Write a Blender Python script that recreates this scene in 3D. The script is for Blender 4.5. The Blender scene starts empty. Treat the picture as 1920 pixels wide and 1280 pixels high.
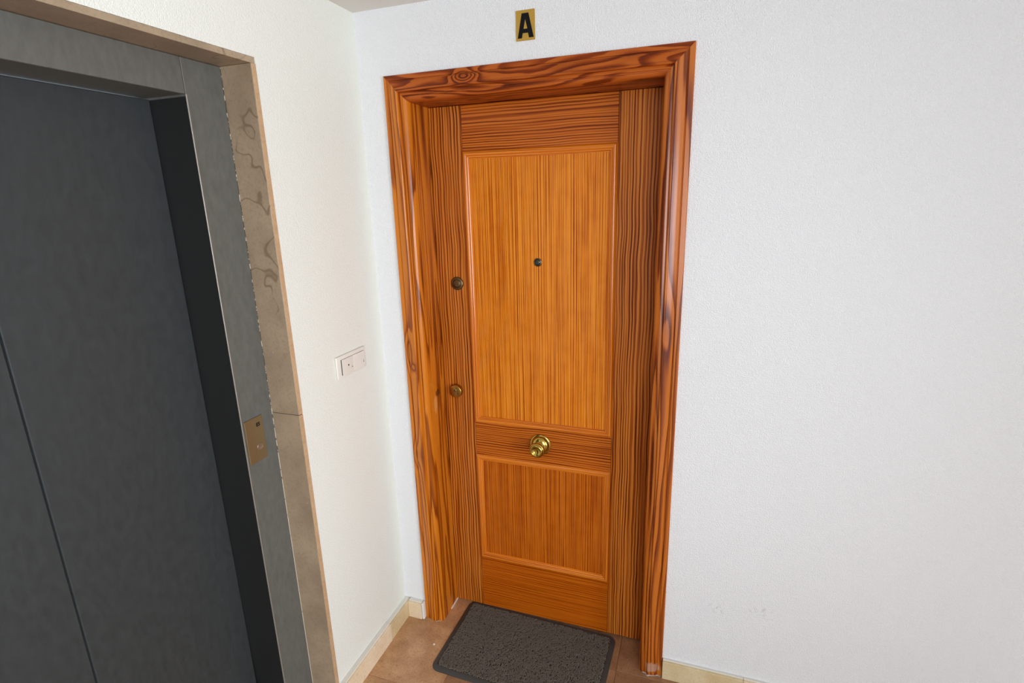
import bpy, bmesh, math, random
import numpy as np
from mathutils import Vector, Matrix

scn = bpy.context.scene
COL = scn.collection

# ------------------------------------------------------------------ camera
cam_d = bpy.data.cameras.new('camera')
cam = bpy.data.objects.new('camera', cam_d)
COL.objects.link(cam)
cam_d.sensor_fit = 'HORIZONTAL'
cam_d.sensor_width = 36.0
cam_d.lens = 36.0 * 1006.74 / 1920.0
cam_d.clip_start = 0.02
YAW, PITCH, ROLL = 0.3396, -0.2587, -0.0273
cF = Vector((-math.sin(YAW) * math.cos(PITCH), math.cos(YAW) * math.cos(PITCH), math.sin(PITCH)))
cR = Vector((math.cos(YAW), math.sin(YAW), 0))
cU = cR.cross(cF)
r2 = cR * math.cos(ROLL) + cU * math.sin(ROLL)
u2 = -cR * math.sin(ROLL) + cU * math.cos(ROLL)
m = Matrix((r2, u2, -cF)).transposed().to_4x4()
m.translation = (0.605, -1.6993, 1.7281)
cam.matrix_world = m
scn.camera = cam

# ------------------------------------------------------------------ world, window daylight and added fill, exposure
world = bpy.data.worlds.new('sky')
scn.world = world
world.use_nodes = True
wb = world.node_tree.nodes['Background']
wb.inputs[0].default_value = (0.80, 0.90, 1.0, 1)
wb.inputs[1].default_value = 2.0

RX = 3.20                       # right wall of the landing
WY0, WY1, WZ0, WZ1 = -4.00, -1.60, 0.45, 2.20   # window opening in it
ld = bpy.data.lights.new('window_and_fill_light', 'AREA')
ld.shape = 'RECTANGLE'
ld.size = WY1 - WY0 - 0.02
ld.size_y = WZ1 - WZ0 - 0.02
ld.energy = 200
ld.color = (0.90, 0.975, 1.07)
lo = bpy.data.objects.new('window_and_fill_light', ld)
COL.objects.link(lo)
lo.location = (RX + 0.18, (WY0 + WY1) / 2, (WZ0 + WZ1) / 2)
lo.rotation_euler = (math.pi / 2, 0, math.pi / 2)

FX0, FX1 = 1.15, 2.95          # second, unseen window, added behind the camera to even out the light
YB = -4.4                      # that wall
ld_fill = ld.copy()
ld_fill.size = FX1 - FX0 - 0.02
ld_fill.energy = 125
lo_fill = bpy.data.objects.new('window_and_fill_light', ld_fill)  # lamp of the added window, balances the brightness of the walls
COL.objects.link(lo_fill)
lo_fill.location = ((FX0 + FX1) / 2, YB - 0.18, (WZ0 + WZ1) / 2)
lo_fill.rotation_euler = (math.pi / 2, 0, 0)

scn.view_settings.view_transform = 'Standard'
scn.view_settings.look = 'None'
scn.view_settings.gamma = 1.0
scn.view_settings.use_curve_mapping = False
scn.view_settings.exposure = -0.17
scn.cycles.max_bounces = 6
scn.cycles.diffuse_bounces = 4
scn.cycles.glossy_bounces = 2
scn.cycles.caustics_reflective = False

# ------------------------------------------------------------------ measures (metres)
XL = -0.5174          # left wall plane
HC = 2.331            # ceiling
CXL, CXR, CH = -0.4176, 0.5603, 2.13    # casing outer
CU = 0.083            # casing width to the reveal
DY = 0.132            # door leaf face
JL, JR = -0.2077, 0.3358                # stile/rail joints

# ------------------------------------------------------------------ helpers
def srgb(r, g, b):
    f = lambda c: c / 12.92 if c <= 0.04045 else ((c + 0.055) / 1.055) ** 2.4
    return (f(r / 255), f(g / 255), f(b / 255), 1)

def link(o, parent=None):
    COL.objects.link(o)
    if parent is not None:
        o.parent = parent
        root = parent
        mw = Matrix.Identity(4)
        while root is not None:
            mw = Matrix.Translation(root.location) @ mw if root.parent is None else mw
            root = root.parent
        if parent.parent is None:
            o.matrix_parent_inverse = Matrix.Translation(-Vector(parent.location))
    return o

def tag(o, label=None, cat=None, kind=None, group=None):
    if label: o['label'] = label
    if cat: o['category'] = cat
    if kind: o['kind'] = kind
    if group: o['group'] = group
    return o

def empty(name, loc, label, cat, kind=None, group=None):
    o = bpy.data.objects.new(name, None)
    o.location = loc
    o.empty_display_size = 0.05
    COL.objects.link(o)
    return tag(o, label, cat, kind, group)

def make(name, verts, faces, mat, parent=None, uv=None, smooth=False):
    me = bpy.data.meshes.new(name)
    me.from_pydata([tuple(v) for v in verts], [], faces)
    if uv is not None:
        lay = me.uv_layers.new(name='UVMap')
        for l in me.loops:
            lay.data[l.index].uv = uv[l.vertex_index]
    if smooth:
        me.polygons.foreach_set('use_smooth', [True] * len(me.polygons))
    me.materials.append(mat)
    return link(bpy.data.objects.new(name, me), parent)

def bm_obj(name, bm, mat, parent=None, smooth=False):
    bmesh.ops.recalc_face_normals(bm, faces=bm.faces)
    me = bpy.data.meshes.new(name)
    bm.to_mesh(me); bm.free()
    if smooth:
        me.polygons.foreach_set('use_smooth', [True] * len(me.polygons))
    me.materials.append(mat)
    return link(bpy.data.objects.new(name, me), parent)

def add_box(bm, x0, x1, y0, y1, z0, z1, bev=0.0, seg=1):
    t = bmesh.new()
    bmesh.ops.create_cube(t, size=1)
    for v in t.verts:
        v.co = ((x0 + x1) / 2 + v.co.x * (x1 - x0), (y0 + y1) / 2 + v.co.y * (y1 - y0), (z0 + z1) / 2 + v.co.z * (z1 - z0))
    if bev > 0:
        bmesh.ops.bevel(t, geom=list(t.edges), offset=bev, segments=seg, affect='EDGES', profile=0.5)
    me = bpy.data.meshes.new('tmp'); t.to_mesh(me); t.free()
    bm.from_mesh(me); bpy.data.meshes.remove(me)

def box(name, x0, x1, y0, y1, z0, z1, mat, parent=None, bev=0.0, grain=None, seed=0.0, seg=1, smooth=False):
    bm = bmesh.new()
    add_box(bm, x0, x1, y0, y1, z0, z1, bev, seg)
    if grain:
        lay = bm.loops.layers.uv.new('UVMap')
        for f in bm.faces:
            n = f.normal
            for l in f.loops:
                c = l.vert.co
                if grain == 'z':
                    a = c.x if abs(n.y) >= abs(n.x) else c.y
                    b = c.z
                else:
                    a = c.z if abs(n.y) >= abs(n.z) else c.y
                    b = c.x
                l[lay].uv = (a + seed * 3.71, b + seed * 1.37)
    return bm_obj(name, bm, mat, parent, smooth)

def lathe(name, prof, centre, mat, parent=None, n=48, axis=(0, -1, 0)):
    """prof: list of (distance along axis, radius)."""
    ax = Vector(axis).normalized()
    s1 = Vector((0, 0, 1)) if abs(ax.z) < 0.9 else Vector((1, 0, 0))
    s2 = ax.cross(s1).normalized(); s1 = s2.cross(ax).normalized()
    vs, fs = [], []
    c = Vector(centre)
    for (d, r) in prof:
        for k in range(n):
            a = 2 * math.pi * k / n
            vs.append(c + ax * d + (s1 * math.cos(a) + s2 * math.sin(a)) * max(r, 1e-5))
    for i in range(len(prof) - 1):
        for k in range(n):
            k2 = (k + 1) % n
            fs.append((i * n + k, i * n + k2, (i + 1) * n + k2, (i + 1) * n + k))
    fs.append(tuple(range((len(prof) - 1) * n, len(prof) * n)))
    bm = bmesh.new()
    bv = [bm.verts.new(v) for v in vs]
    for f in fs: bm.faces.new([bv[i] for i in f])
    o = bm_obj(name, bm, mat, parent, True)
    o.data.set_sharp_from_angle(angle=math.radians(40))
    return o

# ------------------------------------------------------------------ material helper
class NT:
    def __init__(self, name):
        self.mat = bpy.data.materials.new(name)
        self.mat.use_nodes = True
        self.t = self.mat.node_tree
        self.b = self.t.nodes['Principled BSDF']
    def put(self, sock, v):
        if hasattr(v, 'is_output'): self.t.links.new(v, sock)
        else: sock.default_value = v
    def m(self, op, a, b=0.0, c=0.0, clamp=False):
        n = self.t.nodes.new('ShaderNodeMath'); n.operation = op; n.use_clamp = clamp
        for i, v in enumerate((a, b, c)):
            self.put(n.inputs[i], v)
        return n.outputs[0]
    def vec(self, x, y, z=0.0):
        n = self.t.nodes.new('ShaderNodeCombineXYZ')
        for i, v in enumerate((x, y, z)): self.put(n.inputs[i], v)
        return n.outputs[0]
    def noise(self, v, scale=1.0, detail=1.0, rough=0.5, dim='3D'):
        n = self.t.nodes.new('ShaderNodeTexNoise'); n.noise_dimensions = dim
        self.t.links.new(v, n.inputs['Vector'])
        n.inputs['Scale'].default_value = scale
        n.inputs['Detail'].default_value = detail
        n.inputs['Roughness'].default_value = rough
        return n.outputs['Fac']
    def voro(self, v, scale, feature='F1', rnd=1.0):
        n = self.t.nodes.new('ShaderNodeTexVoronoi'); n.feature = feature
        self.t.links.new(v, n.inputs['Vector'])
        n.inputs['Scale'].default_value = scale
        n.inputs['Randomness'].default_value = rnd
        return n.outputs['Distance']
    def ramp(self, fac, stops, interp='LINEAR'):
        n = self.t.nodes.new('ShaderNodeValToRGB'); n.color_ramp.interpolation = interp
        cr = n.color_ramp
        while len(cr.elements) < len(stops): cr.elements.new(0.5)
        for e, (p, c) in zip(cr.elements, stops):
            e.position = p; e.color = c if len(c) == 4 else (*c, 1)
        self.t.links.new(fac, n.inputs[0])
        return n.outputs[0]
    def mix(self, fac, a, b, typ='MIX'):
        n = self.t.nodes.new('ShaderNodeMix'); n.data_type = 'RGBA'; n.blend_type = typ
        self.put(n.inputs[0], fac); self.put(n.inputs[6], a); self.put(n.inputs[7], b)
        return n.outputs[2]
    def sep(self, v):
        n = self.t.nodes.new('ShaderNodeSeparateXYZ'); self.t.links.new(v, n.inputs[0])
        return n.outputs
    def coord(self, kind='Object'):
        n = self.t.nodes.new('ShaderNodeTexCoord'); return n.outputs[kind]
    def geo(self):
        n = self.t.nodes.new('ShaderNodeNewGeometry'); return n.outputs['Position']
    def rand(self):
        n = self.t.nodes.new('ShaderNodeObjectInfo'); return n.outputs['Random']
    def step(self, v, a, b):
        n = self.t.nodes.new('ShaderNodeMapRange'); n.interpolation_type = 'SMOOTHSTEP'
        self.put(n.inputs[0], v); n.inputs[1].default_value = a; n.inputs[2].default_value = b
        n.inputs[3].default_value = 0; n.inputs[4].default_value = 1
        return n.outputs[0]
    def bump(self, h, strength, dist):
        n = self.t.nodes.new('ShaderNodeBump')
        n.inputs['Strength'].default_value = strength
        n.inputs['Distance'].default_value = dist
        self.t.links.new(h, n.inputs['Height'])
        self.t.links.new(n.outputs[0], self.b.inputs['Normal'])
        return n
    def set(self, **k):
        for a, v in k.items():
            self.put(self.b.inputs[a.replace('_', ' ')], v)
        return self

def plain(name, col, rough=0.5, metal=0.0, spec=0.5):
    n = NT(name)
    v = n.noise(n.coord(), 60, 2)
    c = n.mix(n.m('MULTIPLY', v, 0.12), col, (col[0] * .6, col[1] * .6, col[2] * .6, 1))
    n.set(Base_Color=c, Roughness=rough, Metallic=metal)
    n.b.inputs['Specular IOR Level'].default_value = spec
    return n.mat

# ---- wood
def wood(name, light, mid, dark, mode='line', freq=75.0, wav=0.004, wavf=9.0, contrast=1.0,
         knots=(), across=14.0, along=1.3, rings=6.0, rough=0.30, streak=0.25, worn=None, spec=0.22, coat=0.05, umax=0.098, lines=0.45, figure=0.0, late=(0.25, 0.80)):
    n = NT(name)
    s = n.sep(n.coord('UV'))
    u, v = s[0], s[1]
    if mode == 'line':
        w1 = n.m('SUBTRACT', n.noise(n.vec(n.m('MULTIPLY', u, 7.0), n.m('MULTIPLY', v, wavf)), 1.0, 1.5), 0.5)
        w2 = n.m('SUBTRACT', n.noise(n.vec(n.m('MULTIPLY', u, 30.0), n.m('MULTIPLY', v, wavf * 1.7), 4.0), 1.0, 1.0), 0.5)
        uu = n.m('ADD', u, n.m('ADD', n.m('MULTIPLY', w1, wav * 4), n.m('MULTIPLY', w2, wav * 1.3)))
        sp = n.noise(n.vec(n.m('MULTIPLY', uu, freq * 0.28), 0.0, 7.3), 1.0, 1.0)
        lo_ = n.noise(n.vec(n.m('MULTIPLY', uu, 13.0), 0.0, 2.1), 1.0, 0.0)
        t = n.m('ADD', n.m('MULTIPLY', uu, freq), n.m('ADD', n.m('MULTIPLY', sp, 1.5), n.m('MULTIPLY', lo_, freq * 0.055)))
    else:
        h = n.noise(n.vec(n.m('MULTIPLY', u, across), n.m('MULTIPLY', v, along)), 1.0, 1.2, 0.4)
        t = n.m('ADD', n.m('MULTIPLY', h, rings), n.m('MULTIPLY', n.m('MINIMUM', u, umax), freq))
        h2 = n.noise(n.vec(n.m('MULTIPLY', u, across * 4), n.m('MULTIPLY', v, along * 5), 3.0), 1.0, 1.0)
        t = n.m('ADD', t, n.m('MULTIPLY', h2, 0.45))
        uu = u
        for (ku, kv, ru, rv, amp) in knots:
            du = n.m('DIVIDE', n.m('SUBTRACT', u, ku), ru)
            dv = n.m('DIVIDE', n.m('SUBTRACT', v, kv), rv)
            d2 = n.m('ADD', n.m('MULTIPLY', du, du), n.m('MULTIPLY', dv, dv))
            t = n.m('ADD', t, n.m('MULTIPLY', n.m('POWER', 2.718, n.m('MULTIPLY', d2, -1.0)), amp))
    f = n.m('FRACT', t)
    # latewood line: slow darkening, quick return
    ring = n.m('MULTIPLY', n.step(f, late[0], late[1]), n.m('SUBTRACT', 1.0, n.step(f, 0.88, 1.0)))
    # strength of a line varies from ring to ring
    rv_ = n.noise(n.vec(n.m('MULTIPLY', n.m('FLOOR', t), 3.17), 0.0, 1.0), 1.0, 0.0)
    ring = n.m('MULTIPLY', ring, n.m('MULTIPLY_ADD', rv_, 1.1, 0.45))
    fine = n.noise(n.vec(n.m('MULTIPLY', uu, 620.0), n.m('MULTIPLY', v, 9.0)), 1.0, 2.0, 0.6)
    broad = n.noise(n.vec(n.m('MULTIPLY', u, 16.0), n.m('MULTIPLY', v, 1.7), 2.0), 1.0, 2.0)
    k = n.m('MULTIPLY', ring, contrast)
    if mode == 'line':
        ln = n.noise(n.vec(n.m('MULTIPLY', uu, freq * 2.3), n.m('MULTIPLY', v, 1.6), 5.0), 1.0, 2.0, 0.65)
        k = n.m('ADD', n.m('MULTIPLY', k, 0.80), n.m('MULTIPLY', n.m('SUBTRACT', n.step(ln, 0.36, 0.66), 0.42), lines))
    k = n.m('ADD', k, n.m('MULTIPLY', n.m('SUBTRACT', fine, 0.5), streak * 2))
    k = n.m('ADD', k, n.m('MULTIPLY', n.m('SUBTRACT', broad, 0.5), 0.55), clamp=True)
    if figure > 0:
        fg = n.noise(n.vec(n.m('MULTIPLY', u, 24.0), n.m('MULTIPLY', v, 17.0), 9.0), 1.0, 2.0)
        k = n.m('ADD', k, n.m('MULTIPLY', n.m('SUBTRACT', fg, 0.5), figure), clamp=True)
    c = n.ramp(k, [(0.0, light), (0.45, mid), (1.0, dark)])
    if mode != 'line':
        for (ku, kv, ru, rv, amp) in knots:
            du = n.m('DIVIDE', n.m('SUBTRACT', u, ku), ru * 0.55)
            dv = n.m('DIVIDE', n.m('SUBTRACT', v, kv), rv * 0.45)
            d2 = n.m('ADD', n.m('MULTIPLY', du, du), n.m('MULTIPLY', dv, dv))
            g = n.m('POWER', 2.718, n.m('MULTIPLY', d2, -1.0))
            c = n.mix(n.m('MULTIPLY', g, 0.30), c, dark)
    if worn:
        for (wu, wv, ru, rv, col, amt) in worn:
            du = n.m('DIVIDE', n.m('SUBTRACT', u, wu), ru)
            dv = n.m('DIVIDE', n.m('SUBTRACT', v, wv), rv)
            d2 = n.m('ADD', n.m('MULTIPLY', du, du), n.m('MULTIPLY', dv, dv))
            nz = n.noise(n.vec(n.m('MULTIPLY', u, 150.0), n.m('MULTIPLY', v, 45.0)), 1.0, 3.0)
            g = n.m('SUBTRACT', n.m('POWER', 2.718, n.m('MULTIPLY', d2, -1.0)), n.m('MULTIPLY', nz, 0.75))
            c = n.mix(n.m('MULTIPLY', n.step(g, -0.05, 0.25), amt), c, col)
    n.set(Base_Color=c, Roughness=n.m('MULTIPLY_ADD', fine, 0.12, rough - 0.06))
    n.b.inputs['Specular IOR Level'].default_value = spec
    n.b.inputs['Coat Weight'].default_value = coat
    n.b.inputs['Coat Roughness'].default_value = 0.18
    n.bump(fine, 0.10, 0.0004)
    return n.mat

W_STILE = wood('pine_stile', srgb(200, 120, 44), srgb(162, 80, 14), srgb(90, 28, 0), 'line', freq=92, wav=0.0034, wavf=4.6, contrast=1.0, lines=0.65)
W_RAIL = wood('pine_rail', srgb(194, 106, 32), srgb(164, 76, 8), srgb(98, 32, 0), 'line', freq=105, wav=0.0040, wavf=2.6, contrast=0.95, lines=0.6)
W_RAIL_SHADED = wood('pine_rail_shaded', srgb(190, 96, 16), srgb(160, 72, 2), srgb(112, 38, 0), 'line', freq=120, wav=0.0030, wavf=2.6, contrast=0.6, lines=0.6)  # darker tone stands in for the weaker light low on the door
W_PANEL = wood('pine_panel', srgb(224, 138, 40), srgb(194, 100, 12), srgb(142, 56, 0), 'line', freq=140, wav=0.0010, wavf=1.6, contrast=0.66, lines=0.85, figure=0.35)
W_PANEL_SHADED = wood('pine_panel_shaded', srgb(194, 104, 22), srgb(160, 72, 4), srgb(110, 36, 0), 'line', freq=140, wav=0.0010, wavf=1.6, contrast=0.60, lines=0.75, figure=0.35)  # panel wood with the downward fall-off of light put into its colour
W_MOULD = wood('pine_moulding', srgb(224, 132, 38), srgb(192, 96, 12), srgb(128, 48, 0), 'line', freq=150, wav=0.003, wavf=2.0, contrast=0.6, rough=0.20, spec=0.45, coat=0.25)

WALLC = dict(worn=None)
# casing legs: u = arc length round the profile, v = height; head: v = x
KNOT_L = ((0.028, 1.19, 0.026, 0.07, 1.5), (0.052, 1.13, 0.010, 0.018, 0.8), (0.03, 0.77, 0.025, 0.06, 1.4))
KNOT_R = ((0.055, 1.33, 0.03, 0.10, 0.7),)
KNOT_H = ((0.040, -0.128, 0.021, 0.040, 3.9), (0.05, 0.20, 0.03, 0.12, 1.2), (0.03, 0.38, 0.03, 0.10, 0.9))
W_CL = wood('pine_casing_a', srgb(204, 118, 26), srgb(170, 86, 12), srgb(100, 36, 0), 'flat', freq=42, knots=KNOT_L, across=17, along=1.0, rings=6.0, contrast=0.8, late=(0.32, 0.88),
            worn=[(0.188, 1.005, 0.020, 0.016, srgb(70, 42, 22), 0.75), (0.165, 0.965, 0.014, 0.040, srgb(214, 150, 86), 0.9)], rough=0.26, spec=0.35, coat=0.2)
W_CR = wood('pine_casing_b', srgb(188, 104, 30), srgb(152, 72, 14), srgb(90, 30, 2), 'flat', freq=46, knots=KNOT_R, across=12, along=0.9, rings=7.0, contrast=0.95, late=(0.32, 0.88),
            worn=[(0.05, 0.035, 0.040, 0.022, srgb(190, 160, 140), 0.55)], rough=0.26, spec=0.35, coat=0.2)
W_CH = wood('pine_casing_c', srgb(178, 90, 30), srgb(142, 60, 14), srgb(86, 28, 6), 'flat', freq=20, knots=KNOT_H, across=17, along=2.2, rings=7.5, rough=0.34, umax=0.085, contrast=0.9)

# ---- plaster
def plaster(name, col, relief=0.5, scale=210.0, scuffs=()):
    n = NT(name)
    p = n.geo()
    a = n.noise(p, scale, 1.0, 0.5)
    b = n.noise(p, scale * 0.4, 0.0, 0.5)
    h = n.m('ADD', n.step(a, 0.30, 0.78), n.m('MULTIPLY', b, 0.8))
    big = n.noise(p, 2.2, 0)
    c = n.mix(n.m('MULTIPLY', big, 0.10), col, (col[0] * .86, col[1] * .86, col[2] * .85, 1))
    for (sx, sy, sz, rx, rz) in scuffs:
        s = n.sep(p)
        dx = n.m('DIVIDE', n.m('SUBTRACT', s[0], sx), rx)
        dz = n.m('DIVIDE', n.m('SUBTRACT', s[2], sz), rz)
        d2 = n.m('ADD', n.m('MULTIPLY', dx, dx), n.m('MULTIPLY', dz, dz))
        nz = n.noise(p, 70, 1, 0.6)
        g = n.m('MULTIPLY', n.m('POWER', 2.718, n.m('MULTIPLY', d2, -1.0)), n.step(nz, 0.5, 0.68))
        c = n.mix(n.m('MULTIPLY', g, 0.35), c, srgb(120, 118, 116))
    n.set(Base_Color=c, Roughness=0.75)
    n.b.inputs['Specular IOR Level'].default_value = 0.3
    n.bump(h, relief, 0.0022)
    return n.mat

M_WALL = plaster('white_gotele_plaster', srgb(236, 237, 238), 0.62, 320, scuffs=((0.735, 0, 0.338, 0.030, 0.016), (0.866, 0, 0.36, 0.030, 0.022)))
M_WALL_L = plaster('cream_plaster', srgb(229, 230, 220), 0.34, 300)
M_CEIL = plaster('ceiling_paint', srgb(226, 221, 214), 0.15, 100)
M_WALL_S = plain('bounce_damping_grey', srgb(158, 156, 152), 0.8)  # unseen walls, greyed to cut bounce light and deepen shade on the door
M_SEAL = plain('greyed_sealant', srgb(186, 176, 164), 0.7)
M_PAINT = plain('white_paint_edge', srgb(226, 222, 212), 0.6)

# ---- stone
def stone(name, c1, c2, vein, rough=0.35, scale=9.0, veins=0.5, stain=None, tone=0.25, vw=0.010, mott=0.35):
    n = NT(name)
    p = n.coord('Object')
    r = n.rand()
    q = n.t.nodes.new('ShaderNodeVectorMath'); q.operation = 'ADD'
    n.t.links.new(p, q.inputs[0]); n.t.links.new(n.vec(n.m('MULTIPLY', r, 17.0), n.m('MULTIPLY', r, 9.0), n.m('MULTIPLY', r, 5.0)), q.inputs[1])
    p2 = q.outputs[0]
    a = n.noise(p2, scale, 4, 0.6)
    c = n.ramp(a, [(0.32, c1), (0.68, c2)])
    f = n.noise(p2, 140, 3, 0.6)
    c = n.mix(n.m('MULTIPLY', n.step(f, 0.48, 0.72), mott), c, tuple(x * 0.6 for x in c1[:3]) + (1,))
    w = n.noise(p2, scale * 0.55, 3, 0.6)
    wd = n.m('ABSOLUTE', n.m('SUBTRACT', w, 0.5))
    msk = n.noise(p2, scale * 0.9, 1)
    vv = n.m('MULTIPLY', n.m('SUBTRACT', 1.0, n.step(wd, 0.0, vw)), n.step(msk, 0.48, 0.62))
    c = n.mix(n.m('MULTIPLY', vv, veins), c, vein)
    c = n.mix(n.m('MULTIPLY', r, tone), c, tuple(x * 0.62 for x in c1[:3]) + (1,))
    if stain:
        sp = n.voro(p2, 26, 'F1')
        s2 = n.m('SUBTRACT', 1.0, n.step(sp, 0.05, 0.11))
        s3 = n.step(n.noise(p2, 7, 1), 0.52, 0.6)
        c = n.mix(n.m('MULTIPLY', n.m('MULTIPLY', s2, s3), 0.8), c, stain)
    n.set(Base_Color=c, Roughness=rough)
    n.bump(f, 0.08, 0.0006)
    return n.mat

M_TILE = stone('brown_floor_stone', srgb(174, 128, 88), srgb(214, 172, 128), srgb(216, 184, 146), 0.42, 11.0, 0.5, srgb(224, 196, 160), 0.22, 0.0045, 0.55)
M_TILE_D = stone('brown_floor_stone_dark', srgb(140, 102, 72), srgb(176, 134, 98), srgb(190, 158, 126), 0.42, 11.0, 0.4, srgb(206, 178, 144), 0.15, 0.0045, 0.55)
M_GROUT = plain('floor_grout', srgb(138, 108, 82), 0.85)
M_BB = stone('cream_skirting_stone', srgb(230, 206, 170), srgb(238, 220, 190), srgb(200, 170, 120), 0.35, 12, 0.5, None, 0.10)
M_BB2 = stone('yellow_skirting_stone', srgb(206, 182, 136), srgb(222, 204, 166), srgb(176, 146, 86), 0.35, 12, 0.6, None, 0.05)
M_MARBLE = stone('brown_marble', srgb(150, 130, 106), srgb(178, 156, 128), srgb(96, 76, 48), 0.35, 6.0, 0.6, srgb(172, 156, 138), 0.10)
def filler():
    n = NT('broken_joint_filler')
    s_ = n.sep(n.geo())
    k = n.noise(n.vec(0.0, 0.0, n.m('MULTIPLY', s_[2], 38.0)), 1.0, 3.0, 0.7)
    lowz = n.m('SUBTRACT', 1.0, n.step(s_[2], 0.7, 1.3))
    k = n.m('ADD', k, n.m('MULTIPLY', lowz, 0.16))
    n.set(Base_Color=n.ramp(k, [(0.50, srgb(62, 52, 44)), (0.58, srgb(214, 202, 182))]), Roughness=0.8)
    return n.mat
M_FILLER = filler()
M_MEDGE = stone('sawn_marble_edge', srgb(186, 150, 112), srgb(196, 164, 126), srgb(160, 122, 84), 0.5, 20, 0.4, None, 0.05)

# ---- metals, plastics, rubber
def steel(name, col, rough):
    n = NT(name)
    p = n.geo()
    s = n.sep(p)
    a = n.noise(n.vec(n.m('MULTIPLY', s[0], 60.0), n.m('MULTIPLY', s[1], 60.0), n.m('MULTIPLY', s[2], 25.0)), 1.0, 4, 0.65)
    c = n.ramp(a, [(0.3, tuple(x * 0.78 for x in col[:3]) + (1,)), (0.7, col)])
    n.set(Base_Color=c, Roughness=n.m('MULTIPLY_ADD', a, 0.25, rough), Metallic=0.35)
    return n.mat
M_STEEL = steel('grey_lift_steel', srgb(112, 111, 104), 0.5)
M_STEEL_EDGE = plain('steel_edge', srgb(170, 164, 154), 0.35, 0.6)
M_BLACK = plain('black_metal', srgb(30, 30, 29), 0.5)
M_DOORGREY = steel('dark_lift_door_steel', srgb(62, 65, 65), 0.45)
M_BRASS = plain('polished_brass', srgb(190, 162, 80), 0.18, 1.0)
M_BRASS_D = plain('dull_brass', srgb(176, 132, 62), 0.30, 1.0)
M_BRONZE = plain('aged_bronze', srgb(112, 88, 58), 0.38, 0.9)
M_NICKEL = plain('lock_plug', srgb(150, 130, 96), 0.3, 1.0)
M_HOLE = plain('dark_hole', srgb(14, 12, 10), 0.6)
M_LENS = plain('peephole_glass', srgb(46, 52, 52), 0.08, 0.0, 0.8)
M_PLASTIC = plain('white_switch_plastic', srgb(230, 225, 214), 0.32)
M_SYMBOL = plain('grey_print', srgb(120, 114, 106), 0.5)
M_GOLD = plain('gold_sign_foil', srgb(190, 152, 62), 0.38, 0.25)
M_BLACKINK = plain('black_lettering', srgb(8, 8, 12), 0.6, 0.0, 0.2)
M_RUBBER = plain('grey_vinyl_rim', srgb(62, 60, 57), 0.55)
M_PILE = plain('grey_vinyl_loops', srgb(116, 107, 95), 0.6)
M_PILEBASE = plain('mat_backing', srgb(56, 52, 48), 0.8)
M_CALL = plain('bronze_call_plate', srgb(150, 128, 92), 0.34, 0.7)
M_CALLB = plain('call_button_metal', srgb(150, 124, 104), 0.35, 0.6)
M_ALU = plain('white_window_frame', srgb(225, 225, 222), 0.4)

def glass_mat():
    n = NT('window_glass')
    t = n.t
    tr = t.nodes.new('ShaderNodeBsdfTransparent'); gl = t.nodes.new('ShaderNodeBsdfGlossy')
    gl.inputs['Roughness'].default_value = 0.02
    fr = t.nodes.new('ShaderNodeFresnel'); fr.inputs[0].default_value = 1.45
    mx = t.nodes.new('ShaderNodeMixShader')
    t.links.new(fr.outputs[0], mx.inputs[0]); t.links.new(tr.outputs[0], mx.inputs[1]); t.links.new(gl.outputs[0], mx.inputs[2])
    t.links.new(mx.outputs[0], t.nodes['Material Output'].inputs[0])
    return n.mat
M_GLASS = glass_mat()

# ================================================================== THE SETTING
def multi(name, boxes, mat, label, cat):
    bm = bmesh.new()
    for b in boxes: add_box(bm, *b)
    o = bm_obj(name, bm, mat)
    return tag(o, label, cat, 'structure')

NY = -0.482            # marble jamb face of the lift niche
NY2 = -1.60            # far side of the niche
NZ = 2.085             # niche head
LX = -0.618            # lift front plane
T = 0.25
OX0, OX1, OZ = CXL + CU + 0.004 - 0.05, CXR - CU - 0.004 + 0.05, CH - CU + 0.05   # rough opening behind the casing
multi('wall_back', [(-1.0, OX0, 0, T, 0, HC), (OX1, RX + T, 0, T, 0, HC), (OX0, OX1, 0, T, OZ, HC)], M_WALL,
      'white textured plaster wall around the wooden door', 'wall')
multi('wall_left', [(-1.0, XL, NY + 0.016, 0, 0, HC), (-1.0, XL, NY2, NY + 0.016, NZ + 0.016, HC), (-1.0, XL, YB, NY2, 0, HC)], M_WALL_L,
      'cream white plaster wall carrying the light switch', 'wall')
multi('wall_right', [(RX, RX + T, WY1, 0, 0, HC), (RX, RX + T, YB, WY0, 0, HC), (RX, RX + T, WY0, WY1, 0, WZ0), (RX, RX + T, WY0, WY1, WZ1, HC)], M_WALL_S,
      'wall with the landing window, toned grey to lower bounce light', 'wall')
multi('wall_front', [(-1.0, FX0, YB - T, YB, 0, HC), (FX1, RX + T, YB - T, YB, 0, HC), (FX0, FX1, YB - T, YB, 0, WZ0), (FX0, FX1, YB - T, YB, WZ1, HC)], M_WALL_S, 'wall facing the wooden door, toned grey to lower bounce light', 'wall')
multi('ceiling', [(-1.0, RX + T, YB - T, T, HC, HC + 0.15)], M_CEIL, 'off white painted ceiling above the door', 'ceiling')

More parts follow.
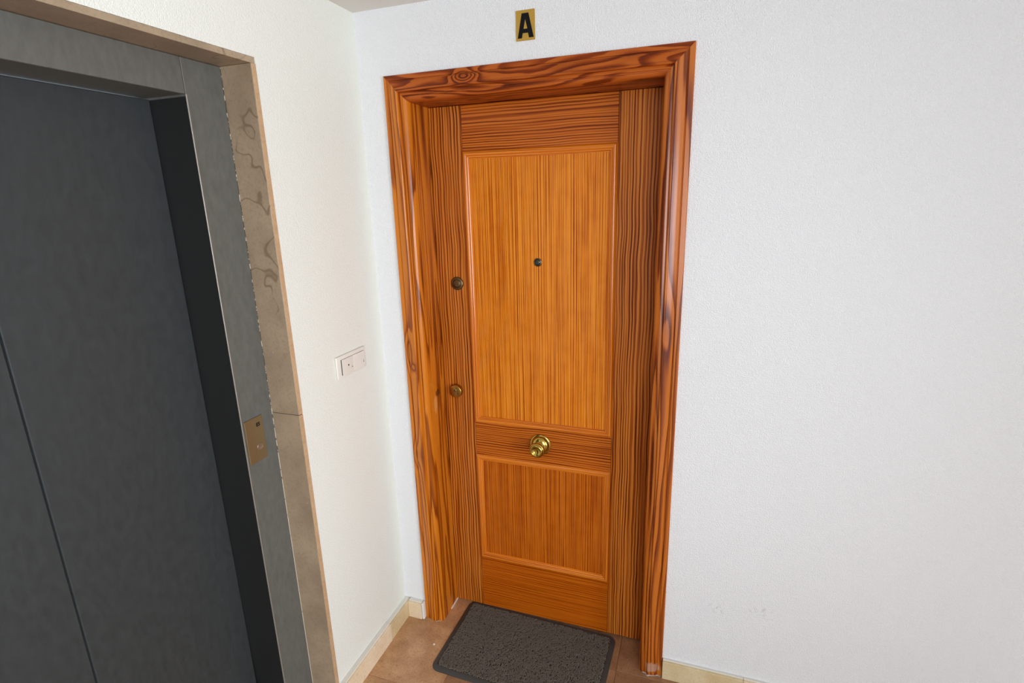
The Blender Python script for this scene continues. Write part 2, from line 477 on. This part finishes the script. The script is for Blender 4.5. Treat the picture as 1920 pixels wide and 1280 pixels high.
# floor: screed with single stone tiles, 30 cm grid
floor = multi('floor', [(-1.0, RX + T, YB - T, T, -0.12, -0.0035)], M_GROUT, 'brown stone tile floor of the landing', 'floor')
TS = 0.30
bm = bmesh.new(); add_box(bm, -TS / 2 + 0.0006, TS / 2 - 0.0006, -TS / 2 + 0.0006, TS / 2 - 0.0006, -0.010, 0.0, 0.0007)
tile_me = bpy.data.meshes.new('floor_tile'); bm.to_mesh(tile_me); bm.free(); tile_me.materials.append(M_TILE)
bm = bmesh.new(); add_box(bm, -TS / 2 + 0.0006, TS / 2 - 0.0006, -1.5 * TS + 0.0006, TS / 2 - 0.0006, -0.010, 0.0, 0.0007)
tile_long = bpy.data.meshes.new('floor_tile'); bm.to_mesh(tile_long); bm.free(); tile_long.materials.append(M_TILE)
tile_me2 = tile_me.copy(); tile_me2.materials.clear(); tile_me2.materials.append(M_TILE_D)
rng = random.Random(4)
x = 0.397 - 4 * TS + TS / 2
ix = 0
while x - TS / 2 < RX:
    y = -0.035 + TS / 2
    iy = 0
    while y + TS / 2 > YB:
        dark = (rng.random() < 0.3)
        if ix == 0 and iy == 2: dark = True
        if ix == 1 and iy == 1: dark = False
        if ix == 4 and iy == 0: dark = True
        if ix == 1 and iy == 1:
            y -= TS; iy += 1
            continue
        o = bpy.data.objects.new('floor_tile', tile_long if (ix == 1 and iy == 0) else tile_me2 if dark else tile_me)
        o.location = (x, y, rng.uniform(-0.0004, 0.0))
        COL.objects.link(o); o.parent = floor
        y -= TS; iy += 1
    x += TS; ix += 1

# ---- skirting (baseboards): separate stone pieces, each with a painted top edge
def skirt(root, name, x0, x1, y0, y1, h, mat, wall):
    p = box(name, x0, x1, y0, y1, 0.0, h, mat, root, 0.0012)
    if wall == 'x':
        bx_ = box('painted_edge', x0, x1 - 0.009, y0, y1, h - 0.001, h + 0.0022, M_PAINT, None, 0.001)
    else:
        bx_ = box('painted_edge', x0, x1, y0 + 0.009, y1, h - 0.001, h + 0.0022, M_PAINT, None, 0.001)
    bx_.parent = p
    return p
BH = 0.076
bl = empty('baseboard_left', (XL, -0.25, 0), 'cream stone skirting at the foot of the cream wall below the switch', 'baseboard', 'structure')
skirt(bl, 'skirting_tile', XL, -0.4915, -0.1625, -0.001, BH - 0.002, M_BB2, 'x')
skirt(bl, 'skirting_tile', XL, -0.4900, NY + 0.017, -0.1635, BH + 0.001, M_BB, 'x')
skirt(bl, 'skirting_tile', XL, -0.4900, NY2 - 0.60, NY2 - 0.017, BH, M_BB, 'x')
bb = empty('baseboard_back', (-0.45, 0, 0), 'short cream stone skirting between wall corner and left door casing', 'baseboard', 'structure')
skirt(bb, 'skirting_tile', -0.4910, -0.4300, -0.027, 0, BH, M_BB, 'y')
e = box('filler_end', -0.4297, -0.4180, -0.025, 0, 0.0, BH + 0.002, M_PAINT, bb, 0.003)
br = empty('baseboard_right', (0.8, 0, 0), 'cream stone skirting right of the door casing', 'baseboard', 'structure')
xs = [0.5620, 0.8365, 1.1365, 1.4365, 1.7365, 2.0365, 2.3365, RX]
for a, b in zip(xs[:-1], xs[1:]):
    skirt(br, 'skirting_tile', a + 0.0005, b - 0.0005, -0.019, 0, BH, M_BB2 if a < 0.8 else M_BB, 'y')

# ---- unseen windows behind the camera's right shoulder, the second one added
def window(name, axis, a0, a1, p, label):
    """axis 'x': in a wall along y at x = p; axis 'y': in a wall along x at y = p (outside is beyond p)."""
    sg_ = 1 if axis == 'x' else -1
    root = empty(name, (p, (a0 + a1) / 2, WZ0) if axis == 'x' else ((a0 + a1) / 2, p, WZ0), label, 'window', 'structure')
    def bar(nm, b0, b1, z0, z1, d0, d1, mat, bev):
        q0, q1 = sorted((p + sg_ * d0, p + sg_ * d1))
        if axis == 'x': box(nm, q0, q1, b0, b1, z0, z1, mat, root, bev)
        else: box(nm, b0, b1, q0, q1, z0, z1, mat, root, bev)
    am = (a0 + a1) / 2
    for (b0, b1, z0, z1) in ((a0, a1, WZ0, WZ0 + 0.05), (a0, a1, WZ1 - 0.05, WZ1), (a0, a0 + 0.05, WZ0 + 0.05, WZ1 - 0.05), (a1 - 0.05, a1, WZ0 + 0.05, WZ1 - 0.05)):
        bar('window_frame', b0, b1, z0, z1, 0.10, 0.16, M_ALU, 0.004)
    bar('mullion', am - 0.03, am + 0.03, WZ0 + 0.05, WZ1 - 0.05, 0.10, 0.16, M_ALU, 0.004)
    bar('pane', a0 + 0.05, am - 0.03, WZ0 + 0.05, WZ1 - 0.05, 0.128, 0.132, M_GLASS, 0)
    bar('pane', am + 0.03, a1 - 0.05, WZ0 + 0.05, WZ1 - 0.05, 0.128, 0.132, M_GLASS, 0)
window('window_1', 'x', WY0, WY1, RX, 'white framed landing window in the right wall')
window('window_2_added', 'y', FX0, FX1, YB, 'added white framed window, unseen, in the wall facing the door')

# ================================================================== DOOR CASING
PROF = [(0, 0.0), (0, -0.008), (.0018, -.0098), (.0150, -.0108), (.0168, -.0070), (.0188, -.0068), (.0205, -.0116), (.026, -.0138), (.032, -.0155),
        (.040, -.0164), (.0448, -.0170), (.0454, -.0186), (.0470, -.0204), (.0490, -.0211), (.0510, -.0204), (.0526, -.0186), (.0532, -.0160), (.0537, -.0108), (.0560, -.0116), (.0630, -.0118), (.0644, -.0080),
        (.0668, -.0078), (.0684, -.0112), (.0725, -.0100), (.0760, -.0074), (.0790, -.0036), (.0812, .0012), (.0825, .0070), (.0830, .0140), (.0830, .0400),
        (.0830, .0800), (.0830, DY + 0.008)]
ARC = [0.0]
for a, b in zip(PROF[:-1], PROF[1:]):
    ARC.append(ARC[-1] + math.hypot(b[0] - a[0], b[1] - a[1]))

def casing(name, mat, root, side):
    vs, uvs, fs = [], [], []
    n = len(PROF)
    NS = 2
    for i, ((u, y), s) in enumerate(zip(PROF, ARC)):
        if side == 'l':
            ends = [(CXL + u, y, 0.0), (CXL + u, y, CH - u)]; uv = [(s, 0.0), (s, CH - u)]
        elif side == 'r':
            ends = [(CXR - u, y, 0.0), (CXR - u, y, CH - u)]; uv = [(s, 0.0), (s, CH - u)]
        else:
            ends = [(CXL + u, y, CH - u), (CXR - u, y, CH - u)]; uv = [(s, CXL + u), (s, CXR - u)]
        vs += ends; uvs += uv
    for i in range(n - 1):
        q = (2 * i, 2 * i + 2, 2 * i + 3, 2 * i + 1)
        fs.append(q if side == 'l' else q[::-1])
    o = make(name, vs, fs, mat, root, uvs, True)
    o.data.set_sharp_from_angle(angle=math.radians(32))
    # back and ends, so that the board has thickness
    return o

tr = empty('trim_1', ((CXL + CXR) / 2, 0, 0), 'varnished pine door casing with moulded profile and deep reveal', 'door casing', 'structure')
casing('casing_leg', W_CL, tr, 'l')
casing('casing_leg', W_CR, tr, 'r')
casing('casing_head', W_CH, tr, 'h')
for (x0, x1, z0, z1) in ((OX0 + 0.001, CXL + CU + 0.012, 0.0, OZ - 0.001), (CXR - CU - 0.012, OX1 - 0.001, 0.0, OZ - 0.001), (CXL + CU + 0.0125, CXR - CU - 0.0125, CH - CU - 0.012, OZ - 0.001)):
    box('gap_blocker', x0, x1, DY + 0.0495, 0.248, z0, z1, M_HOLE, tr)  # dark boxes added to stop light leaking past the leaf
# pale sealant at the feet of the legs
def blob(name, pts, r, mat, root, seed):
    rg = random.Random(seed)
    vs, fs = [], []
    k = 6
    for i, (x, y) in enumerate(pts):
        p0 = Vector(pts[max(i - 1, 0)]); p1 = Vector(pts[min(i + 1, len(pts) - 1)])
        d = (p1 - p0).normalized(); nrm = Vector((-d.y, d.x))
        rr = r * rg.uniform(0.6, 1.25)
        for j in range(k):
            a = 2 * math.pi * j / k
            vs.append((x + nrm.x * rr * math.cos(a), y + nrm.y * rr * math.cos(a), max(0.0, 0.001 + rr * 0.8 * math.sin(a))))
    for i in range(len(pts) - 1):
        for j in range(k):
            fs.append((i * k + j, i * k + (j + 1) % k, (i + 1) * k + (j + 1) % k, (i + 1) * k + j))
    fs.append(tuple(range(k))); fs.append(tuple(range((len(pts) - 1) * k, len(pts) * k)))
    return make(name, vs, fs, mat, root, None, True)
pr = [(CXR - u, y - 0.002) for (u, y) in PROF[2:24:2]]
blob('sealant', pr, 0.0027, M_SEAL, tr, 2)
pl_ = [(CXL + u + 0.001, y - 0.002) for (u, y) in PROF[14:24:2]]
blob('sealant', pl_, 0.0016, M_SEAL, tr, 5)
box('sealant_strip', CXL + CU - 0.0005, CXL + CU + 0.0022, 0.066, DY + 0.002, 0.0, 0.007, M_PAINT, tr, 0.0006)

# ================================================================== DOOR
LX0, LX1, LZ1 = CXL + CU + 0.0018, CXR - CU - 0.0018, CH - CU - 0.0015
DB = 0.006
dr = empty('door_1', ((LX0 + LX1) / 2, DY + 0.02, 0), 'varnished pine entrance door with two panels and brass knob', 'door', 'structure')
DT = 0.042
g = 0.0006
box('stile', LX0, JL - g, DY, DY + DT, DB, LZ1, W_STILE, dr, 0.0008, 'z', 0)
box('stile', JR + g, LX1, DY, DY + DT, DB, LZ1, W_STILE, dr, 0.0008, 'z', 1)
UT, UB, LT, LB = 1.8947, 0.8722, 0.7332, 0.2504
box('rail', JL + g, JR - g, DY, DY + DT, UT - 0.006, LZ1, W_RAIL, dr, 0.0008, 'x', 0)
box('rail', JL + g, JR - g, DY, DY + DT, LT - 0.006, UB + 0.006, W_RAIL, dr, 0.0008, 'x', 1)
box('rail', JL + g, JR - g, DY, DY + DT, DB, LB + 0.006, W_RAIL_SHADED, dr, 0.0008, 'x', 2)
MW = 0.0265
box('panel', JL + 0.01, JR - 0.01, DY + 0.002, DY + DT - 0.006, UB + 0.007, UT - 0.007, W_PANEL, dr, 0, 'z', 0)
box('panel', JL + 0.01, JR - 0.01, DY + 0.002, DY + DT - 0.006, LB + 0.007, LT - 0.007, W_PANEL_SHADED, dr, 0, 'z', 2)
# dark backing so that no light leaks through the joints
box('dark_backing', LX0 + 0.002, LX1 - 0.002, DY + DT - 0.005, DY + DT + 0.006, DB, LZ1, M_HOLE, dr)

MPROF = [(0, .004), (0, -.0030), (.0012, -.0052), (.0042, -.0085), (.0075, -.0103), (.0110, -.0105), (.0140, -.0090), (.0158, -.0066), (.0166, -.0050),
         (.0178, -.0062), (.0200, -.0064), (.0222, -.0048), (.0236, -.0026), (.0240, -.0010), (.0262, -.0006), (MW, .003)]
MARC = [0.0]
for a, b in zip(MPROF[:-1], MPROF[1:]):
    MARC.append(MARC[-1] + math.hypot(b[0] - a[0], b[1] - a[1]))
def moulding(z0, z1, seed):
    root = bpy.data.objects.new('panel_moulding', None)
    root.empty_display_size = 0.03
    COL.objects.link(root); root.parent = dr
    root.matrix_parent_inverse = Matrix.Translation(-Vector(dr.location))
    for k, side in enumerate(('l', 'r', 't', 'b')):
        vs, uvs, fs = [], [], []
        for (u, dy), s in zip(MPROF, MARC):
            y = DY + dy
            if side == 'l': e = [(JL + u, y, z0 + u), (JL + u, y, z1 - u)]; v = [e[0][2], e[1][2]]
            if side == 'r': e = [(JR - u, y, z0 + u), (JR - u, y, z1 - u)]; v = [e[0][2], e[1][2]]
            if side == 't': e = [(JL + u, y, z1 - u), (JR - u, y, z1 - u)]; v = [e[0][0], e[1][0]]
            if side == 'b': e = [(JL + u, y, z0 + u), (JR - u, y, z0 + u)]; v = [e[0][0], e[1][0]]
            vs += e; uvs += [(s + seed + k * 1.7, v[0] + k), (s + seed + k * 1.7, v[1] + k)]
        for i in range(len(MPROF) - 1):
            q = (2 * i, 2 * i + 2, 2 * i + 3, 2 * i + 1)
            fs.append(q if side in 'lb' and side != 'b' else q[::-1])
        if side == 'b': fs = [f[::-1] for f in fs]
        o = make('moulding_strip', vs, fs, W_MOULD, None, uvs, True)
        o.data.set_sharp_from_angle(angle=math.radians(35))
        o.parent = root
moulding(UB, UT, 0.0)
moulding(LB, LT, 9.3)

# hardware
def part_empty(name, parent):
    o = bpy.data.objects.new(name, None); o.empty_display_size = 0.03
    COL.objects.link(o); o.parent = parent
    o.matrix_parent_inverse = Matrix.Translation(-Vector(parent.location))
    return o
kx, kz = 0.0645, 0.809
kn = part_empty('door_knob', dr); kn['label'] = 'polished brass round knob on its rosette'
a = lathe('rosette', [(0, .0405), (.0020, .0414), (.0045, .0410), (.0060, .0388), (.0066, .0362), (.0090, .0358), (.0130, .0340), (.0175, .0300), (.0205, .0250), (.0222, .0205), (.0250, .0190), (.0265, .0165), (.030, .0150)], (kx, DY, kz), M_BRASS, None, 64)
a.parent = kn
a = lathe('knob_grip', [(.026, .0145), (.034, .0145), (.0370, .0165), (.0385, .0215), (.0410, .0250), (.0430, .0256), (.0442, .0248), (.0455, .0268), (.0500, .0292), (.0550, .0296), (.0590, .0282), (.0600, .0262), (.0625, .0250), (.0655, .0222), (.0662, .0195), (.0655, .0172), (.0610, .0130), (.0590, .0070), (.0585, .0)], (kx, DY, kz), M_BRASS, None, 64)
a.parent = kn

ph = part_empty('peephole', dr)
a = lathe('peephole_ring', [(0, .0150), (.0025, .0150), (.0040, .0135), (.0045, .0115), (.0020, .0098), (.001, .0095)], (0.0626, DY + 0.002, 1.510), M_BRONZE, None, 40); a.parent = ph
a = lathe('lens', [(.0010, .0097), (.0026, .0080), (.0036, .0045), (.0040, .0)], (0.0626, DY + 0.002, 1.510), M_LENS, None, 32); a.parent = ph

lk = part_empty('lock_cylinder', dr); lk['label'] = 'aged bronze round lock cylinder'
lc = (-0.2535, DY, 1.4275)
a = lathe('lock_rose', [(0, .0250), (.0030, .0250), (.0050, .0235), (.0065, .0200), (.0070, .0165), (.0035, .0150), (.003, .0148)], lc, M_BRONZE, None, 48); a.parent = lk
a = lathe('plug', [(.002, .0145), (.0060, .0142), (.0068, .0130), (.0068, .0)], lc, M_BRONZE, None, 40); a.parent = lk
a = box('keyway', lc[0] - .0016, lc[0] + .0016, DY - .0074, DY - .006, lc[2] - .0095, lc[2] - .0030, M_HOLE, None, 0.0004); a.parent = lk
a = lathe('key_pin', [(.0065, .0022), (.0082, .0018), (.0086, .0)], (lc[0] - .001, DY, lc[2] - .0062), M_NICKEL, None, 16); a.parent = lk

lk = part_empty('drum_lock', dr); lk['label'] = 'brass drum lock cylinder'
lc = (-0.2800, DY, 0.9995)
a = lathe('lock_drum', [(0, .0262), (.0165, .0262), (.0180, .0252), (.0188, .0232), (.0188, .0)], lc, M_BRASS_D, None, 56); a.parent = lk
a = lathe('plug', [(.018, .0068), (.0200, .0066), (.0206, .0055), (.0206, .0)], (lc[0], DY, lc[2] + .0050), M_NICKEL, None, 32); a.parent = lk
a = box('keyway', lc[0] - .0012, lc[0] + .0012, DY - .0213, DY - .0198, lc[2] + .0005, lc[2] + .0085, M_HOLE, None, 0.0003); a.parent = lk
a = box('cylinder_body', lc[0] - .0042, lc[0] + .0042, DY - .0196, DY - .018, lc[2] - .0150, lc[2] + .0020, M_NICKEL, None, 0.0006); a.parent = lk
a = lathe('screw_hole', [(.0185, .0016), (.0191, .0014), (.0191, .0)], (lc[0] + .0110, DY, lc[2] - .0075), M_HOLE, None, 14); a.parent = lk

# ================================================================== LETTER PLATE
sg = empty('letter_plate', (0.0744, 0, 2.1845), 'gold foil plate with a black capital A above the door', 'sign')
bm = bmesh.new(); add_box(bm, 0.0450, 0.1038, -0.0030, -0.0002, 2.1845, 2.2660, 0.0006)
for vtx in bm.verts: pass
bm_obj('plate', bm, M_GOLD, sg)
ax0, ax1, az0, az1 = 0.0505, 0.1002, 2.1912, 2.2574
P2 = lambda q: (ax0 + q[0] * (ax1 - ax0), az0 + q[1] * (az1 - az0))
polys = [[(0, 0), (.263, 0), (.316, .2), (.37, .37), (.48, .76), (.48, 1), (.27, 1)], [(.71, 0), (1, 0), (.69, 1), (.48, 1), (.48, .76), (.613, .37), (.645, .2)], [(.316, .2), (.645, .2), (.613, .37), (.37, .37)]]
bm = bmesh.new()
for pg in polys:
    top = [bm.verts.new((P2(q)[0], -0.0036, P2(q)[1])) for q in pg]
    bot = [bm.verts.new((P2(q)[0], -0.0028, P2(q)[1])) for q in pg]
    bm.faces.new(top); bm.faces.new(bot[::-1])
    for i in range(len(pg)):
        j = (i + 1) % len(pg)
        bm.faces.new((top[i], bot[i], bot[j], top[j]))
o = bm_obj('letter', bm, M_BLACKINK, sg); o['label'] = 'black capital letter A'

# ================================================================== LIGHT SWITCH
SY0, SY1, SZ0, SZ1 = -0.2896, -0.1277, 1.1607, 1.2367
sw = empty('light_switch', (XL, (SY0 + SY1) / 2, SZ0), 'white double rocker light switch on the cream wall', 'light switch')
box('frame_plate', XL + 0.0002, XL + 0.0085, SY0, SY1, SZ0, SZ1, M_PLASTIC, sw, 0.0030, seg=3, smooth=True)
iy0, iy1, iz0, iz1 = SY0 + 0.021, SY1 - 0.010, SZ0 + 0.0095, SZ1 - 0.0125
box('rocker_recess', XL + 0.0080, XL + 0.0090, iy0, iy1, iz0, iz1, M_HOLE, sw)
ymid = (iy0 + iy1) / 2 + 0.002
def rocker(y0, y1, tilt, name='rocker'):
    # wedge rocker with a softly curved face, pressed on one side
    vs, fs = [], []
    N = 8
    for i in range(N + 1):
        t = i / N
        y = y0 + (y1 - y0) * t
        h = 0.0116 + tilt * (0.5 - t) + 0.0012 * math.sin(math.pi * t)
        for z in (iz0 + 0.0006, iz1 - 0.0006):
            vs.append((XL + 0.0085, y, z)); vs.append((XL + h, y, z))
    for i in range(N):
        b, c = i * 4, i * 4 + 4
        fs += [(b + 1, b + 3, c + 3, c + 1), (b, b + 1, c + 1, c), (b + 2, c + 2, c + 3, b + 3)]
    fs += [(0, 2, 3, 1), (N * 4, N * 4 + 1, N * 4 + 3, N * 4 + 2)]
    bm = bmesh.new()
    bv = [bm.verts.new(v) for v in vs]
    for f in fs: bm.faces.new([bv[i] for i in f])
    bmesh.ops.recalc_face_normals(bm, faces=bm.faces)
    return bm_obj(name, bm, M_PLASTIC, sw)
r1 = rocker(iy0 + 0.0035, ymid - 0.0004, 0.0030)
r2_ = rocker(ymid + 0.0004, iy1, 0.0004)
yc = (iy0 + ymid) / 2 + 0.001; zc = (iz0 + iz1) / 2 + 0.001
a = lathe('pilot_hole', [(0.0, .0030), (.0022, .0030), (.0022, .0)], (XL + 0.0112, yc, zc), M_HOLE, None, 20, axis=(1, 0, 0)); a.parent = r1
a.matrix_parent_inverse = Matrix.Identity(4)
for (par, yy, hx) in ((r1, ymid - 0.012, 0.0112), (r2_, iy1 - 0.009, 0.0118)):
    for dz, rr in ((-0.012, .0022), (-0.007, .0013)):
        a = lathe('printed_symbol', [(0.0, rr), (.0005, rr), (.0005, 0)], (XL + hx + 0.0003, yy, zc + dz), M_SYMBOL, None, 14, axis=(1, 0, 0))
        a.parent = par

# ================================================================== LIFT
ms = empty('trim_2', (XL, NY, 0), 'brown marble lining of the lift opening beside the cream wall', 'stone lining', 'structure')
def slab(name, x0, x1, y0, y1, z0, z1):
    p = box(name, x0, x1 - 0.0012, y0, y1, z0, z1, M_MARBLE, ms, 0.0006)
    return p
for (z0, z1) in ((0.0, 1.1105), (1.1120, NZ)):
    p = slab('marble_slab', LX - 0.03, XL + 0.0015, NY, NY + 0.0155, z0, z1)
    q = box('sawn_edge', XL + 0.0004, XL + 0.0022, NY + 0.0006, NY + 0.0158, z0 + 0.0006, z1, M_MEDGE, None, 0.0005); q.parent = p
p = slab('marble_slab', LX - 0.03, XL + 0.0015, NY2 + 0.016, NY + 0.0155, NZ + 0.0005, NZ + 0.0155)
for (z0, z1) in ((0.0, 1.1105), (1.1120, NZ)):
    p = slab('marble_slab', LX - 0.03, XL + 0.0015, NY2, NY2 + 0.0155, z0, z1)
box('joint_filler', LX - 0.002, LX + 0.0010, NY - 0.0016, NY - 0.0002, 0.0, NZ, M_FILLER, ms, 0.0004)

RY = -0.602           # inner return of the lift frame
DXL = -0.735          # lift door plane
lf = empty('door_2', (LX, -1.0, 0), 'grey steel lift door frame with dark sliding door', 'lift door', 'structure')
def post(y0, y1, edge_y):
    p = box('frame_post', DXL - 0.05, LX, y0, y1, 0.0, NZ - 0.0005, M_STEEL, lf, 0.0012)
    return p
FY = NY2 + 0.0165 + 0.11
pa = post(RY, NY - 0.0004, RY)
q = box('frame_return', DXL - 0.05, LX - 0.0022, RY - 0.0012, RY + 0.0002, 0.0, NZ - 0.09, M_BLACK, None); q.parent = pa
q = box('edge_strip', LX - 0.0020, LX + 0.0010, RY - 0.0008, RY + 0.0026, 0.0, NZ - 0.085, M_STEEL_EDGE, None, 0.0005); q.parent = pa
pb = post(NY2 + 0.0160, FY, FY)
q = box('frame_return', DXL - 0.05, LX - 0.0022, FY - 0.0002, FY + 0.0012, 0.0, NZ - 0.09, M_BLACK, None); q.parent = pb
box('frame_header', DXL - 0.05, LX, FY + 0.0005, RY - 0.0015, NZ - 0.085, NZ - 0.0005, M_STEEL, lf, 0.0012)
dm = (RY + FY) / 2
box('sliding_panel', DXL - 0.03, DXL, dm + 0.002, RY - 0.006, 0.008, NZ - 0.09, M_DOORGREY, lf, 0.002)
box('sliding_panel', DXL - 0.03, DXL, FY + 0.006, dm - 0.002, 0.008, NZ - 0.09, M_DOORGREY, lf, 0.002)
box('sill', DXL - 0.05, LX - 0.003, FY + 0.002, RY - 0.002, 0.0, 0.005, M_STEEL_EDGE, lf, 0.001)

# call button plate on the lift frame post
cp = empty('call_button_plate', (LX, -0.55, 0.977), 'bronze lift call button plate on the grey lift frame', 'call button')
CY0, CY1, CZ0, CZ1 = -0.5945, -0.5268, 0.9850, 1.1230
box('plate', LX + 0.0003, LX + 0.0032, CY0, CY1, CZ0, CZ1, M_CALL, cp, 0.0006)
lathe('call_button', [(0.0, .0110), (.0015, .0110), (.0022, .0098), (.0015, .0085), (.0015, .0)], (LX + 0.0030, -0.5510, 1.0290), M_CALLB, cp, 32, axis=(1, 0, 0))
fc = bpy.data.curves.new('call_text', 'FONT'); fc.body = 'ES'; fc.size = 0.0155; fc.extrude = 0.0003; fc.offset = 0.0005; fc.resolution_u = 3
fo = bpy.data.objects.new('call_text', fc)
dg = bpy.context.evaluated_depsgraph_get()
COL.objects.link(fo)
fo_me = bpy.data.meshes.new_from_object(fo.evaluated_get(bpy.context.evaluated_depsgraph_get()))
bpy.data.objects.remove(fo)
Mx = Matrix(((0, 0, 1, LX + 0.0034), (1, 0, 0, -0.5535), (0, 1, 0, 1.0935), (0, 0, 0, 1)))
fo_me.transform(Mx)
fo_me.materials.clear(); fo_me.materials.append(M_BLACKINK)
link(bpy.data.objects.new('lettering', fo_me), cp)

# ================================================================== DOORMAT
mat_root = empty('doormat', (0.048, -0.0600, 0), 'dark grey looped vinyl doormat in front of the door', 'doormat')
mat_root.rotation_euler = (0, 0, math.radians(-1.6))
MWX, MWY = 0.323, 0.1925
def rrect(hx, hy, r, k=8):
    pts = []
    for cx_, cy_, a0 in ((hx - r, hy - r, 0), (-hx + r, hy - r, 90), (-hx + r, -hy + r, 180), (hx - r, -hy + r, 270)):
        for i in range(k + 1):
            a = math.radians(a0 + 90 * i / k)
            pts.append((cx_ + r * math.cos(a), cy_ + r * math.sin(a)))
    return pts
loops = [(0.0, 0.0005), (0.0005, 0.0030), (0.003, 0.0046), (0.0165, 0.0088), (0.0185, 0.0088), (0.0200, 0.0060)]
vs, fs = [], []
for (off, z) in loops:
    vs += [(x, y, z) for (x, y) in rrect(MWX - off, MWY - off, max(0.034 - off, 0.014))]
n = len(vs) // len(loops)
for i in range(len(loops) - 1):
    for k in range(n):
        fs.append((i * n + k, i * n + (k + 1) % n, (i + 1) * n + (k + 1) % n, (i + 1) * n + k))
fs.append(tuple(range(n))[::-1])
o = make('rim', vs, fs, M_RUBBER, None, None, True); o.data.set_sharp_from_angle(angle=math.radians(50)); o.parent = mat_root
vs = [(x, y, 0.0062) for (x, y) in rrect(MWX - 0.0195, MWY - 0.0195, 0.016)]
o = make('backing', vs, [tuple(range(n))], M_PILEBASE, None); o.parent = mat_root
# thousands of vinyl loops
rs = np.random.RandomState(7)
NL = 26000
px = rs.uniform(-MWX + 0.021, MWX - 0.021, NL); py = rs.uniform(-MWY + 0.021, MWY - 0.021, NL)
cornerx = np.abs(px) - (MWX - 0.036); cornery = np.abs(py) - (MWY - 0.036)
keep = ~((cornerx > 0) & (cornery > 0) & (np.hypot(cornerx, cornery) > 0.015))
px, py = px[keep], py[keep]; NL = len(px)
th = rs.uniform(0, 2 * math.pi, NL); R_ = rs.uniform(0.0016, 0.0032, NL); hh = rs.uniform(0.0024, 0.0056, NL)
NSEG, K, TR = 5, 4, 0.00095
cv = rs.uniform(-0.5, 0.5, NL)
ts = np.linspace(0, math.pi, NSEG)
cen = np.zeros((NL, NSEG, 3))
for i, t in enumerate(ts):
    lx = -np.cos(t) * R_; ly = cv * R_ * math.sin(t)
    cen[:, i, 0] = px + lx * np.cos(th) - ly * np.sin(th)
    cen[:, i, 1] = py + lx * np.sin(th) + ly * np.cos(th)
    cen[:, i, 2] = 0.0060 + hh * math.sin(t)
tan = np.gradient(cen, axis=1); tan /= np.linalg.norm(tan, axis=2, keepdims=True) + 1e-9
side = np.stack([-np.sin(th), np.cos(th), np.zeros(NL)], 1)[:, None, :].repeat(NSEG, 1)
up = np.cross(tan, side)
V = np.zeros((NL, NSEG, K, 3))
for j in range(K):
    a = 2 * math.pi * j / K
    V[:, :, j] = cen + TR * (side * math.cos(a) + up * math.sin(a))
idx = np.arange(NL * NSEG * K).reshape(NL, NSEG, K)
q = np.stack([idx[:, :-1, :], np.roll(idx, -1, 2)[:, :-1, :], np.roll(idx, -1, 2)[:, 1:, :], idx[:, 1:, :]], -1).reshape(-1, 4)
me = bpy.data.meshes.new('vinyl_loops')
V = V.reshape(-1, 3)
me.vertices.add(len(V)); me.vertices.foreach_set('co', V.ravel())
me.loops.add(q.size); me.loops.foreach_set('vertex_index', q.ravel().astype(np.int32))
me.polygons.add(len(q)); me.polygons.foreach_set('loop_start', np.arange(0, q.size, 4, dtype=np.int32))
me.update(calc_edges=True); me.validate()
me.materials.append(M_PILE)
o = bpy.data.objects.new('vinyl_loops', me); COL.objects.link(o); o.parent = mat_root
o['kind'] = 'stuff'

# ================================================================== CRUMBS ON THE FLOOR
def crumb(name, loc, r, mat, label, seed):
    rg = random.Random(seed)
    bm = bmesh.new()
    bmesh.ops.create_icosphere(bm, subdivisions=2, radius=r)
    for v in bm.verts:
        v.co *= rg.uniform(0.78, 1.15)
        v.co.z = max(v.co.z * 0.75, -r * 0.45)
    zmin = min(v.co.z for v in bm.verts)
    for v in bm.verts: v.co.z -= zmin
    o = bm_obj(name, bm, mat)
    o.location = loc
    return tag(o, label, 'crumb')
crumb('plaster_crumb', (-0.3174, -0.1321, 0.0), 0.0042, M_PAINT, 'small white plaster crumb on the floor left of the doormat', 3)
crumb('grit_crumb', (-0.4740, -0.2672, 0.0), 0.0045, M_TILE_D, 'small brown grit crumb on the floor against the left skirting', 8)
